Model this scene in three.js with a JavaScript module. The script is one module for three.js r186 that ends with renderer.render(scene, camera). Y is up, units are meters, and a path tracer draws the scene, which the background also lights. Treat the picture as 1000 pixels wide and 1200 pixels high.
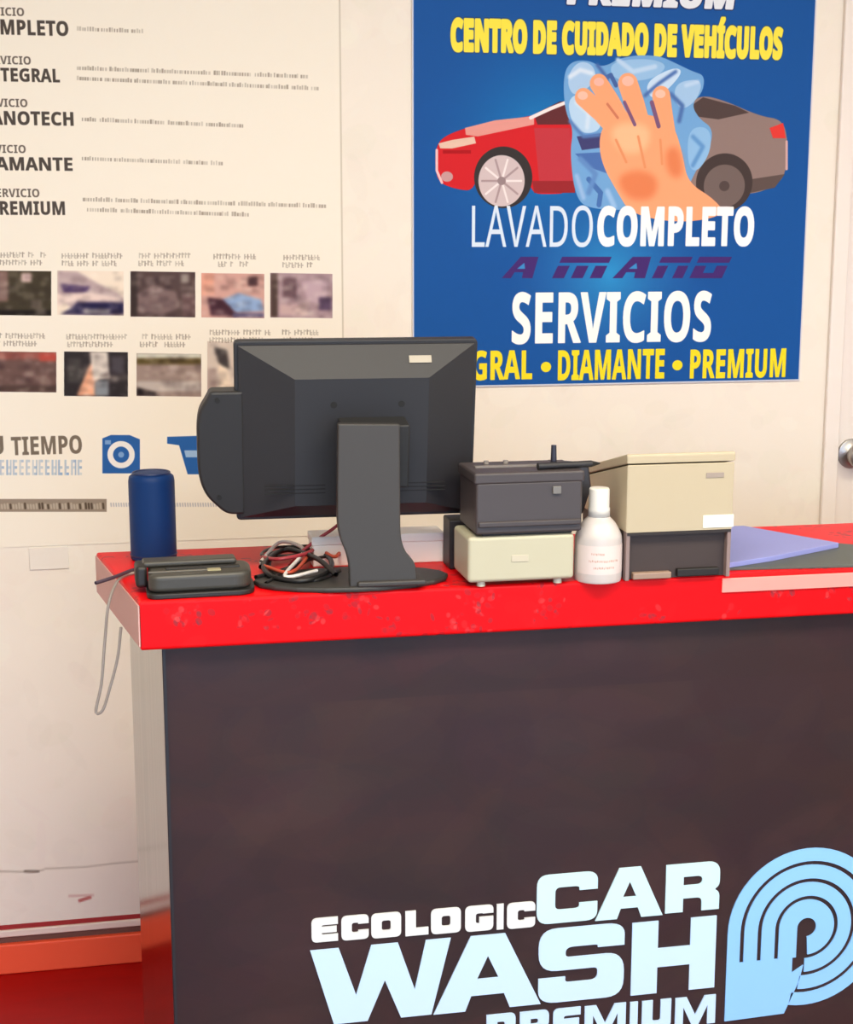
import * as THREE from 'three';
import { RoundedBoxGeometry } from 'three/addons/geometries/RoundedBoxGeometry.js';
import { mergeGeometries } from 'three/addons/utils/BufferGeometryUtils.js';
import { RectAreaLightUniformsLib } from 'three/addons/lights/RectAreaLightUniformsLib.js';

// ------------------------------------------------------------------ camera, sky, lights, exposure
const scene = new THREE.Scene();
const F = 1750, EYE = 1.55, PITCH = Math.atan(320 / F), YAW = 11.2 * Math.PI / 180;
const camera = new THREE.PerspectiveCamera(2 * Math.atan(600 / F) * 180 / Math.PI, 1000 / 1200, 0.05, 60);
camera.rotation.order = 'YXZ';
camera.position.set(0, EYE, 0);
camera.rotation.set(-PITCH, -YAW, 0);
camera.updateMatrixWorld(true);

const renderer = new THREE.WebGLRenderer();
renderer.toneMapping = THREE.LinearToneMapping;
renderer.toneMappingExposure = 2.3;
renderer.shadowMap.enabled = true;
RectAreaLightUniformsLib.init();
scene.background = new THREE.Color().setRGB(0.62, 0.8, 1.1);
scene.backgroundIntensity = 2.2;
const LAMP = new THREE.Color().setRGB(1.07, 0.97, 0.77), LAMP_POWER = 7.5;   // ceiling panels, see lampPanel()

// ------------------------------------------------------------------ pixels of the photograph -> directions -> points on known planes
const V = (x, y, z) => new THREE.Vector3(x, y, z);
const ray = (px, py) => V((px - 500) / F, (600 - py) / F, -1).applyQuaternion(camera.quaternion);
const hitY = (px, py, y) => { const d = ray(px, py); return d.multiplyScalar((y - EYE) / d.y).add(camera.position); };
const hitZ = (px, py, z) => { const d = ray(px, py); return d.multiplyScalar(z / d.z).add(camera.position); };
let seedState = 12345;
const rnd = () => { seedState = (seedState * 1664525 + 1013904223) >>> 0; return seedState / 4294967296; };

// ------------------------------------------------------------------ helpers
const used = new Map();
function numbered(name) { const n = used.get(name) ?? 0; used.set(name, n + 1); return n ? name + '_' + String(n).padStart(3, '0') : name; }
function mesh(name, geo, mat, parent = scene) {
  const m = new THREE.Mesh(geo, mat); m.name = parent === scene ? numbered(name) : name;
  m.castShadow = m.receiveShadow = true; parent.add(m); return m;
}
function thing(name, label, category, pos, turn = 0, group) {
  const o = new THREE.Group(); o.name = numbered(name); scene.add(o);
  o.position.copy(pos); o.rotation.y = turn; o.userData = { label, category }; if (group) o.userData.group = group; return o;
}
function tag(o, label, category, group) { Object.assign(o.userData, { label, category }); if (group) o.userData.group = group; return o; }
function struct(name, geo, mat, label) { const m = mesh(name, geo, mat); m.userData = { kind: 'structure' }; if (label) m.userData.label = label; return m; }
const lin = (r, g, b) => new THREE.Color().setRGB(r, g, b);
const std = (color, roughness = 0.6, extra = {}) => new THREE.MeshStandardMaterial({ color, roughness, ...extra });
const phys = (color, roughness, extra = {}) => new THREE.MeshPhysicalMaterial({ color, roughness, ...extra });
const box = (w, h, d, x = 0, y = 0, z = 0) => new THREE.BoxGeometry(w, h, d).translate(x, y, z);
const rbox = (w, h, d, r, x = 0, y = 0, z = 0) => new RoundedBoxGeometry(w, h, d, 3, Math.min(r, w / 2.01, h / 2.01, d / 2.01)).translate(x, y, z);
const extrude = (shape, depth, bevel = 0, seg = 2) => new THREE.ExtrudeGeometry(shape, { depth: depth - 2 * bevel, bevelEnabled: bevel > 0, bevelThickness: bevel, bevelSize: bevel, bevelOffset: -bevel, bevelSegments: seg, curveSegments: 10 }).translate(0, 0, bevel);
function poly(pts) {                                        // points [x, y, corner radius]
  const n = pts.length, s = new THREE.Shape();
  pts.forEach((p, i) => {
    const a = pts[(i + n - 1) % n], b = pts[(i + 1) % n], r = p[2] ?? 0;
    const la = Math.hypot(a[0] - p[0], a[1] - p[1]), lb = Math.hypot(b[0] - p[0], b[1] - p[1]);
    const ra = Math.min(r, la / 2), rb = Math.min(r, lb / 2);
    const s0 = [p[0] + (a[0] - p[0]) * ra / la, p[1] + (a[1] - p[1]) * ra / la], s1 = [p[0] + (b[0] - p[0]) * rb / lb, p[1] + (b[1] - p[1]) * rb / lb];
    if (i === 0) s.moveTo(...s0); else s.lineTo(...s0);
    if (r > 0) s.quadraticCurveTo(p[0], p[1], ...s1);
  });
  s.closePath(); return s;
}
const tube = (pts, r, seg = 40, closed = false) => new THREE.TubeGeometry(new THREE.CatmullRomCurve3(pts, closed), seg, r, 7, closed);
function noiseTexture(w, h, draw, repeat) {
  const c = document.createElement('canvas'); c.width = w; c.height = h; draw(c.getContext('2d'), w, h);
  const t = new THREE.CanvasTexture(c); t.colorSpace = THREE.SRGBColorSpace; t.magFilter = THREE.LinearFilter;
  if (repeat) { t.wrapS = t.wrapT = THREE.RepeatWrapping; t.repeat.set(repeat, repeat); }
  return t;
}

// ------------------------------------------------------------------ the room
const FOOT = hitY(77, 1136, 0);                  // where the skirting meets the floor
const ZW = FOOT.z - 0.015;                       // face of the back wall
const XL = -2.3, XR = 3.4, ZB = 2.6, HC = 2.75, T = 0.14;
const wallAt = (px, py, out = 0) => hitZ(px, py, ZW + out);
const DX0 = wallAt(979, 560).x, DX1 = DX0 + 0.86, DH = 2.05;

const wallTex = noiseTexture(2000, 1100, (c, w, h) => {
  const S = 2000 / 5.7, X = (x) => (x - XL) * S, Y = (y) => h - y * S;
  c.fillStyle = 'rgb(236,227,213)'; c.fillRect(0, 0, w, h);
  for (let i = 0; i < 5000; i++) { const k = rnd() < 0.5 ? '255,248,236' : '205,192,176'; c.fillStyle = `rgba(${k},${0.02 + rnd() * 0.05})`; c.beginPath(); c.ellipse(rnd() * w, rnd() * h, 2 + rnd() * 16, 2 + rnd() * 12, rnd() * 3, 0, 7); c.fill(); }
  const stroke = (pts, col, lw) => { c.strokeStyle = col; c.lineWidth = lw; c.beginPath(); pts.forEach(([px, py], i) => { const p = wallAt(px, py); i ? c.lineTo(X(p.x), Y(p.y)) : c.moveTo(X(p.x), Y(p.y)); }); c.stroke(); };
  stroke([[-60, 1030], [0, 1021], [40, 1022], [52, 1019]], 'rgba(160,146,128,.6)', 1.4);
  stroke([[52, 1018], [100, 1016], [132, 1012], [200, 1006]], 'rgba(170,156,138,.6)', 1.4);
  stroke([[28, 1021], [46, 1021]], 'rgba(110,98,85,.8)', 2);
  stroke([[92, 1056], [107, 1051]], 'rgba(170,70,66,.8)', 2.6);
  stroke([[80, 1050], [110, 1049]], 'rgba(205,160,150,.6)', 2);
});
wallTex.wrapS = wallTex.wrapT = THREE.ClampToEdgeWrapping;
wallTex.repeat.set(1 / 5.7, 1 / (1100 / (2000 / 5.7))); wallTex.offset.set(-XL / 5.7, 0);
const wallMat = std(0xffffff, 0.85, { map: wallTex });
const creamMat = std(lin(0.80, 0.74, 0.66), 0.85);
const redFloorTex = noiseTexture(512, 512, (c, w, h) => {
  c.fillStyle = 'rgb(158,5,4)'; c.fillRect(0, 0, w, h);
  for (let i = 0; i < 1800; i++) { c.fillStyle = `rgba(${rnd() < 0.5 ? '184,20,14' : '118,4,5'},${0.03 + rnd() * 0.08})`; c.beginPath(); c.ellipse(rnd() * w, rnd() * h, 1 + rnd() * 14, 1 + rnd() * 8, rnd() * 3, 0, 7); c.fill(); }
}, 1);
const ZS = -1.7;                                             // red floor cut off here; unseen grey floor ahead lessens red bounce
struct('floor', box(XR - XL + 2 * T, T, ZS - ZW + T, (XL + XR) / 2, -T / 2, (ZS + ZW - T) / 2), phys(0xffffff, 0.45, { map: redFloorTex, specularIntensity: 0.4 }), 'red painted floor behind the counter');
const unseenFloorTex = noiseTexture(512, 512, (c, w, h) => {
  c.fillStyle = 'rgb(128,127,126)'; c.fillRect(0, 0, w, h);
  for (let i = 0; i < 1500; i++) { c.fillStyle = `rgba(${rnd() < 0.5 ? '150,148,145' : '98,98,100'},${0.03 + rnd() * 0.08})`; c.beginPath(); c.ellipse(rnd() * w, rnd() * h, 2 + rnd() * 16, 2 + rnd() * 10, rnd() * 3, 0, 7); c.fill(); }
}, 1);
struct('floor', box(XR - XL + 2 * T, T, ZB + T - ZS, (XL + XR) / 2, -T / 2, (ZB + T + ZS) / 2), phys(0xffffff, 0.4, { map: unseenFloorTex }), 'unseen grey floor added before the counter to cut red bounce');
{
  const s = new THREE.Shape([V(XL - T, 0), V(DX0, 0), V(DX0, DH), V(DX1, DH), V(DX1, 0), V(XR + T, 0), V(XR + T, HC), V(XL - T, HC)]);
  struct('wall_back', new THREE.ExtrudeGeometry(s, { depth: T, bevelEnabled: false }).translate(0, 0, ZW - T), wallMat, 'cream painted wall behind the counter');
}
struct('wall_left', box(T, HC, ZB - ZW, XL - T / 2, HC / 2, (ZB + ZW) / 2), creamMat);
struct('wall_right', box(T, HC, ZB - ZW, XR + T / 2, HC / 2, (ZB + ZW) / 2), creamMat);
struct('ceiling', box(XR - XL + 2 * T, T, ZB - ZW + 2 * T, (XL + XR) / 2, HC + T / 2, (ZB + ZW) / 2), std(lin(0.82, 0.8, 0.76), 0.9));
{                                                          // shop front behind the camera, open to the street
  const s = new THREE.Shape([V(XL - T, 0), V(-1.5, 0), V(-1.5, 2.35), V(2.7, 2.35), V(2.7, 0), V(XR + T, 0), V(XR + T, HC), V(XL - T, HC)]);
  struct('wall_front', new THREE.ExtrudeGeometry(s, { depth: T, bevelEnabled: false }).translate(0, 0, ZB), creamMat);
}
struct('pavement', box(30, 0.1, 14, 0, -0.19, ZB + T + 7), std(lin(0.34, 0.33, 0.32), 0.9), 'grey paving outside the open shop front');

// red skirting with a pale sealed top edge
{
  const len = DX0 - 0.06 - XL, yAt = (py) => wallAt(77, py).y, y0 = yAt(1098), y1 = yAt(1091), y2 = yAt(1083), y3 = yAt(1078);
  const b = struct('baseboard_back', rbox(len, y0, 0.015, 0.004, XL + len / 2, y0 / 2, ZW + 0.0075), phys(lin(0.86, 0.10, 0.04), 0.45, { specularIntensity: 0.5 }), 'red skirting along the cream wall');
  const j = mesh('joint', box(len, y1 - y0, 0.003, XL + len / 2, (y1 + y0) / 2, ZW + 0.0015), std(lin(0.15, 0.06, 0.045), 0.8), b); j.userData.label = 'brown joint above the skirting';
  const s = mesh('sealant_strip', rbox(len, y2 - y1, 0.008, 0.003, XL + len / 2, (y1 + y2) / 2, ZW + 0.004), std(lin(0.78, 0.64, 0.56), 0.6), b); s.userData.label = 'pale pink sealant strip';
  const p = mesh('paint_line', box(len, y3 - y2, 0.002, XL + len / 2, (y3 + y2) / 2, ZW + 0.001), std(lin(0.34, 0.014, 0.014), 0.6), b); p.userData.label = 'dark red painted line';
}
// door with frame and knob
{
  const doorMat = std(lin(0.80, 0.73, 0.67), 0.6);
  const d = struct('door_1', rbox(DX1 - DX0 - 0.008, DH - 0.012, 0.04, 0.003, (DX0 + DX1) / 2, DH / 2, ZW - 0.03), doorMat, 'pale painted door with a grey knob');
  const k = wallAt(1000, 532);
  const knob = new THREE.LatheGeometry([[0, 0.055], [0.012, 0.055], [0.024, 0.05], [0.0275, 0.04], [0.024, 0.028], [0.013, 0.02], [0.012, 0.008], [0.032, 0.007], [0.034, 0.003], [0.034, 0]].map(([x, y]) => new THREE.Vector2(x, y)), 28).rotateX(Math.PI / 2).translate(k.x, k.y, ZW - 0.01);
  mesh('knob', knob, std(lin(0.42, 0.4, 0.38), 0.35, { metalness: 0.8 }), d).userData.label = 'grey metal knob';
  const tm = std(lin(0.83, 0.76, 0.69), 0.6);
  const t = struct('trim_1', mergeGeometries([rbox(0.035, DH + 0.035, 0.012, 0.003, DX0 - 0.0175, (DH + 0.035) / 2, ZW + 0.006), rbox(0.035, DH + 0.035, 0.012, 0.003, DX1 + 0.0175, (DH + 0.035) / 2, ZW + 0.006), rbox(DX1 - DX0, 0.035, 0.012, 0.003, (DX0 + DX1) / 2, DH + 0.0175, ZW + 0.006)]), tm, 'pale door frame');
}
// ceiling light panels
function lampPanel(x, z, w, d) {
  const g = thing('ceiling_light', 'flat warm white light panel on the ceiling', 'ceiling light', V(x, HC, z), 0, 'ceiling light panels');
  const fr = new THREE.Shape([V(-w / 2 - 0.02, -d / 2 - 0.02), V(w / 2 + 0.02, -d / 2 - 0.02), V(w / 2 + 0.02, d / 2 + 0.02), V(-w / 2 - 0.02, d / 2 + 0.02)]);
  fr.holes.push(new THREE.Path([V(-w / 2, -d / 2), V(-w / 2, d / 2), V(w / 2, d / 2), V(w / 2, -d / 2)]));
  mesh('frame', new THREE.ExtrudeGeometry(fr, { depth: 0.03, bevelEnabled: false }).rotateX(Math.PI / 2), std(lin(0.8, 0.8, 0.8), 0.5), g);
  mesh('diffuser', box(w, 0.01, d, 0, -0.02, 0), std(lin(0.8, 0.8, 0.8), 0.6, { emissive: LAMP, emissiveIntensity: 1.5 }), g);
  const l = new THREE.RectAreaLight(LAMP, LAMP_POWER, w, d); l.position.set(x, HC - 0.032, z); l.rotation.x = -Math.PI / 2; l.castShadow = true; scene.add(l); l.name = 'panel_light';
}
lampPanel(0.0, -0.9, 1.2, 0.6);
lampPanel(1.7, -0.9, 1.2, 0.6);
lampPanel(0.85, 1.0, 1.2, 0.6);

// ------------------------------------------------------------------ prints on the wall
function printSheet(x0, x1, y0, y1, S, draw) {             // canvas in wall metres; P() takes a pixel of the photograph to the canvas
  const c = document.createElement('canvas'); c.width = Math.round((x1 - x0) * S); c.height = Math.round((y1 - y0) * S);
  const g = c.getContext('2d'), P = (px, py) => { const p = wallAt(px, py, 0.004); return [(p.x - x0) * S, (y1 - p.y) * S]; };
  const path = (pts, fill, closed = true) => { g.beginPath(); pts.forEach((p, i) => (i ? g.lineTo(...P(...p)) : g.moveTo(...P(...p)))); if (closed) g.closePath(); if (fill) { g.fillStyle = fill; g.fill(); } };
  const smooth = (pts, fill) => {                          // closed outline through the middles of the corners
    const q = pts.map((p) => P(...p)), n = q.length, mid = (a, b) => [(a[0] + b[0]) / 2, (a[1] + b[1]) / 2];
    g.beginPath(); g.moveTo(...mid(q[n - 1], q[0])); for (let i = 0; i < n; i++) g.quadraticCurveTo(...q[i], ...mid(q[i], q[(i + 1) % n])); g.closePath(); g.fillStyle = fill; g.fill();
  };
  const line = (pts, col, w) => { path(pts, null, false); g.strokeStyle = col; g.lineWidth = w * S * 0.0018; g.lineCap = 'round'; g.lineJoin = 'round'; g.stroke(); };
  const oval = (px, py, rx, ry, fill) => { const a = P(px, py), b = P(px + rx, py), d = P(px, py + ry); g.beginPath(); g.ellipse(a[0], a[1], Math.abs(b[0] - a[0]), Math.abs(d[1] - a[1]), 0, 0, 7); g.fillStyle = fill; g.fill(); };
  const text = (str, [l, t, r, b], col, { font = 'bold 200px sans-serif', slant = 0, bold = 0, edge } = {}) => {   // fits the words into a box of the photograph
    const a = P(l, (t + b) / 2), z = P(r, (t + b) / 2), u = P((l + r) / 2, t), d = P((l + r) / 2, b);
    g.save(); g.font = font; g.textBaseline = 'alphabetic';
    const m = g.measureText(str), w = m.actualBoundingBoxRight + m.actualBoundingBoxLeft, h = m.actualBoundingBoxAscent + m.actualBoundingBoxDescent;
    const kx = (z[0] - a[0]) / (w + bold), ky = (d[1] - u[1]) / (h + bold);
    g.setTransform(kx, 0, -slant * ky, ky, a[0] + slant * (d[1] - u[1]), u[1]);
    const X = m.actualBoundingBoxLeft + bold / 2, Y = m.actualBoundingBoxAscent + bold / 2;
    if (edge) { g.strokeStyle = edge; g.lineWidth = bold + 14; g.lineJoin = 'round'; g.strokeText(str, X, Y); }
    if (bold) { g.strokeStyle = col; g.lineWidth = bold; g.lineJoin = 'round'; g.strokeText(str, X, Y); }
    g.fillStyle = col; g.fillText(str, X, Y); g.restore();
  };
  draw({ g, P, path, smooth, line, oval, text, w: c.width, h: c.height });
  const t = new THREE.CanvasTexture(c); t.colorSpace = THREE.SRGBColorSpace; t.magFilter = THREE.LinearFilter; t.anisotropy = 8; return t;
}
function sheet(name, x0, x1, y0, y1, tex, thick, edgeMat, rough) {
  const geo = box(x1 - x0, y1 - y0, thick), m = phys(0xffffff, rough, { map: tex, specularIntensity: 0.3 });
  const o = mesh(name, geo, [edgeMat, edgeMat, edgeMat, edgeMat, m, edgeMat]); o.position.set((x0 + x1) / 2, (y0 + y1) / 2, ZW + thick / 2 + 0.0005); return o;
}
const sheetEdge = std(lin(0.75, 0.71, 0.65), 0.7);
// --- blue advertising poster
{
  const x0 = wallAt(483, 300).x, x1 = wallAt(940, 300).x + 0.006, y0 = wallAt(720, 450).y, y1 = y0 + 1.36;
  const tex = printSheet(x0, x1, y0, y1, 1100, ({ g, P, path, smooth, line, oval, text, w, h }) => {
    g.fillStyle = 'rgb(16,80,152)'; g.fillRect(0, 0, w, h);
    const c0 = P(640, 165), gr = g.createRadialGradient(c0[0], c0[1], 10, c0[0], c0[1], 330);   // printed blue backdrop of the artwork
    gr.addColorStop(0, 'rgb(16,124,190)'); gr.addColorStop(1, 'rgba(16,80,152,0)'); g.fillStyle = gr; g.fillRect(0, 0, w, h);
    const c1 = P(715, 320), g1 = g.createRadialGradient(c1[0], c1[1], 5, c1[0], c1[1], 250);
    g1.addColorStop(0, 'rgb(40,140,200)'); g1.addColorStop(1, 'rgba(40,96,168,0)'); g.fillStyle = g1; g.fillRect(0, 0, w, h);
    text('PREMIUM', [664, -26, 860, 9], 'rgb(226,230,236)', { slant: 0.12, bold: 18, edge: 'rgb(20,40,90)' });
    text('CENTRO DE CUIDADO DE VEHÍCULOS', [528, 16, 918, 66], 'rgb(246,226,72)', { bold: 22, edge: 'rgb(30,70,120)' });
    // red front half of the car
    smooth([[511, 172], [520, 160], [545, 150], [580, 142], [625, 136], [650, 126], [672, 116], [672, 226], [640, 228], [622, 226], [616, 190], [588, 176], [562, 190], [556, 224], [535, 222], [514, 214], [510, 195]], 'rgb(206,28,36)');
    path([[545, 150], [580, 141], [626, 136], [626, 146], [560, 160], [546, 158]], 'rgb(224,150,140)');
    path([[626, 134], [656, 119], [668, 118], [668, 146], [630, 146]], 'rgb(96,40,44)');
    line([[622, 138], [646, 127], [666, 119]], 'rgb(240,228,226)', 4);
    path([[514, 168], [530, 164], [556, 160], [558, 168], [530, 174], [516, 174]], 'rgb(226,190,170)');
    path([[519, 176], [552, 176], [552, 180], [519, 180]], 'rgb(168,10,20)');
    oval(524, 207, 7, 6, 'rgb(196,150,150)');
    path([[626, 150], [668, 150], [672, 212], [632, 212]], 'rgb(190,52,62)');
    path([[624, 212], [674, 212], [674, 226], [626, 226]], 'rgb(150,34,40)');
    line([[512, 176], [512, 200], [518, 214]], 'rgb(232,190,190)', 3);
    oval(590, 208, 34, 36, 'rgb(52,46,46)'); oval(588, 212, 27, 30, 'rgb(206,188,188)');
    for (let i = 0; i < 10; i++) { const a = i * 0.628; line([[588, 212], [588 + 23 * Math.cos(a), 212 + 26 * Math.sin(a)]], i % 2 ? 'rgb(168,146,148)' : 'rgb(236,224,222)', 2.4); }
    oval(588, 212, 5, 5, 'rgb(150,130,132)');
    // grey rear half of the car
    smooth([[808, 122], [822, 111], [850, 118], [890, 136], [918, 140], [924, 168], [921, 206], [905, 220], [880, 228], [812, 232], [800, 210], [800, 140]], 'rgb(142,120,114)');
    path([[810, 124], [824, 114], [862, 124], [878, 132], [842, 140], [812, 136]], 'rgb(78,62,60)');
    path([[880, 210], [920, 204], [908, 220], [880, 226]], 'rgb(92,76,72)');
    path([[902, 150], [918, 144], [921, 162], [906, 162]], 'rgb(222,58,52)');
    line([[922, 166], [922, 198]], 'rgb(208,168,164)', 3);
    oval(849, 214, 33, 34, 'rgb(66,54,52)'); oval(849, 218, 24, 25, 'rgb(112,96,92)'); oval(849, 218, 6, 6, 'rgb(80,66,64)');
    // blue cloth
    smooth([[660, 90], [668, 72], [690, 70], [706, 80], [730, 66], [770, 64], [792, 74], [812, 84], [826, 88], [824, 108], [810, 122], [820, 140], [836, 150], [832, 176], [815, 200], [800, 236], [760, 246], [690, 246], [674, 230], [668, 180], [672, 150], [662, 130]], 'rgb(112,164,214)');
    smooth([[664, 92], [676, 72], [694, 74], [700, 92], [684, 108], [670, 112]], 'rgb(168,200,232)');
    smooth([[664, 116], [684, 108], [700, 130], [706, 150], [690, 158], [672, 150]], 'rgb(182,212,238)');
    smooth([[716, 72], [760, 68], [784, 76], [768, 92], [736, 96], [716, 90]], 'rgb(148,190,228)');
    smooth([[756, 96], [790, 78], [802, 84], [776, 112], [762, 116]], 'rgb(196,220,242)');
    smooth([[792, 96], [824, 92], [818, 116], [800, 130], [790, 118]], 'rgb(160,196,230)');
    path([[676, 160], [706, 156], [712, 172], [682, 176]], 'rgb(62,62,112)');
    path([[674, 180], [712, 178], [720, 206], [690, 196]], 'rgb(72,110,176)');
    line([[698, 98], [716, 88], [722, 100]], 'rgb(66,96,156)', 5); line([[690, 210], [704, 226], [702, 240]], 'rgb(70,112,176)', 6);
    smooth([[806, 150], [832, 148], [834, 176], [818, 202], [806, 196]], 'rgb(140,186,226)');
    g.filter = 'blur(2px)';
    for (const [pts, col, wd] of [[[[668, 90], [680, 82], [694, 86]], 'rgb(214,228,244)', 5], [[[676, 120], [690, 132], [688, 150]], 'rgb(206,224,242)', 5], [[[700, 76], [712, 92], [708, 108]], 'rgb(70,104,166)', 4], [[[724, 70], [742, 84], [768, 78]], 'rgb(186,212,238)', 5], [[[756, 112], [772, 98], [792, 84]], 'rgb(70,106,172)', 4], [[[786, 110], [800, 124], [796, 142]], 'rgb(74,110,172)', 5], [[[804, 100], [818, 96]], 'rgb(190,214,240)', 4], [[[812, 160], [824, 172], [812, 194]], 'rgb(96,148,204)', 5], [[[680, 186], [698, 204], [690, 226]], 'rgb(96,140,198)', 6], [[[676, 206], [684, 232]], 'rgb(150,186,226)', 5], [[[712, 224], [720, 242]], 'rgb(150,190,230)', 6], [[[668, 142], [684, 160], [702, 158]], 'rgb(84,124,184)', 4], [[[800, 206], [806, 224]], 'rgb(84,130,190)', 5]]) line(pts, col, wd);
    g.filter = 'none';
    // hand
    const skin = 'rgb(246,164,118)', shade = 'rgb(226,128,82)';
    const finger = (pts, wd, col) => { line(pts, col, wd); };
    finger([[684, 114], [704, 132], [722, 152]], 21, skin);
    finger([[702, 98], [716, 120], [732, 150]], 22, skin);
    finger([[736, 98], [744, 122], [752, 152]], 24, skin);
    finger([[775, 112], [778, 134], [782, 160]], 22, skin);
    smooth([[702, 156], [716, 138], [740, 132], [770, 136], [790, 146], [800, 180], [806, 214], [836, 232], [852, 252], [800, 262], [740, 252], [724, 226], [704, 190]], skin);
    g.filter = 'blur(7px)'; smooth([[724, 206], [748, 198], [772, 208], [768, 232], [744, 236], [728, 224]], shade); smooth([[778, 176], [796, 170], [802, 208], [784, 208]], shade); smooth([[712, 150], [740, 142], [764, 150], [758, 178], [728, 182]], 'rgb(252,188,142)'); g.filter = 'none';
    line([[732, 120], [744, 146]], 'rgb(120,84,120)', 4); line([[764, 120], [772, 148]], 'rgb(120,84,120)', 5); line([[712, 122], [724, 138]], 'rgb(206,120,90)', 3);
    line([[748, 160], [756, 196]], 'rgb(232,146,98)', 3); line([[722, 164], [734, 190]], 'rgb(232,146,98)', 3); line([[774, 164], [776, 192]], 'rgb(232,146,98)', 3);
    oval(683, 112, 6, 5, 'rgb(250,190,168)'); oval(702, 96, 6, 5, 'rgb(250,180,164)'); oval(736, 95, 7, 6, 'rgb(250,186,166)'); oval(774, 110, 6, 5, 'rgb(250,192,170)');
    text('LAVADO', [553, 241, 695, 290], 'rgb(214,228,242)', { font: '200px sans-serif' });
    text('COMPLETO', [700, 241, 884, 289], 'rgb(246,246,246)', { bold: 10 });
    // slanted band letters of the third line
    const purple = 'rgb(66,38,108)';
    const slanted = (x, w, kind) => {
      const t = 301, b = 326, sl = 12, q = (u, v) => [x + u * w + (1 - v) * sl, t + v * (b - t)];
      const bar = (u0, v0, u1, v1) => path([q(u0, v0), q(u1, v0), q(u1, v1), q(u0, v1)], purple);
      if (kind === 'A') { path([[x, b], [x + w * 0.62, t], [x + w + sl * 0.6, t], [x + w, b], [x + w * 0.66, b], [x + w * 0.7, b - 7], [x + w * 0.42, b - 7], [x + w * 0.3, b]], purple); path([[x + w * 0.5, b - 11], [x + w * 0.74, t + 7], [x + w * 0.76, b - 11]], 'rgb(56,136,196)'); return; }
      if (kind === 'M') { bar(0, 0, 1, 0.28); bar(0, 0.42, 0.24, 1); bar(0.38, 0.42, 0.62, 1); bar(0.76, 0.42, 1, 1); }
      if (kind === 'N') { bar(0, 0, 1, 0.28); bar(0, 0.42, 0.34, 1); bar(0.66, 0.42, 1, 1); }
      if (kind === 'O') { bar(0, 0, 1, 0.28); bar(0, 0.42, 0.34, 1); bar(0.66, 0.42, 1, 1); bar(0.2, 0.76, 0.8, 1); }
    };
    slanted(588, 36, 'A'); slanted(647, 58, 'M'); slanted(718, 38, 'A'); slanted(764, 36, 'N'); slanted(808, 38, 'O');
    text('SERVICIOS', [600, 341, 834, 402], 'rgb(250,246,240)', { bold: 4 });
    text('INTEGRAL', [486, 411, 624, 446], 'rgb(246,218,36)', { bold: 6 });
    text('DIAMANTE', [654, 410, 779, 445], 'rgb(246,218,36)', { bold: 6 });
    text('PREMIUM', [809, 409, 921, 443], 'rgb(246,218,36)', { bold: 6 });
    oval(640, 430, 6, 6, 'rgb(246,218,36)'); oval(794, 428, 6, 6, 'rgb(246,218,36)');
    g.strokeStyle = 'rgb(206,206,214)'; g.lineWidth = 7; g.strokeRect(0, 0, w, h);
  });
  tag(sheet('advertising_poster', x0, x1, y0, y1, tex, 0.004, sheetEdge, 0.6), 'blue car wash poster with a hand wiping a car on the wall', 'poster');
}
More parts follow.
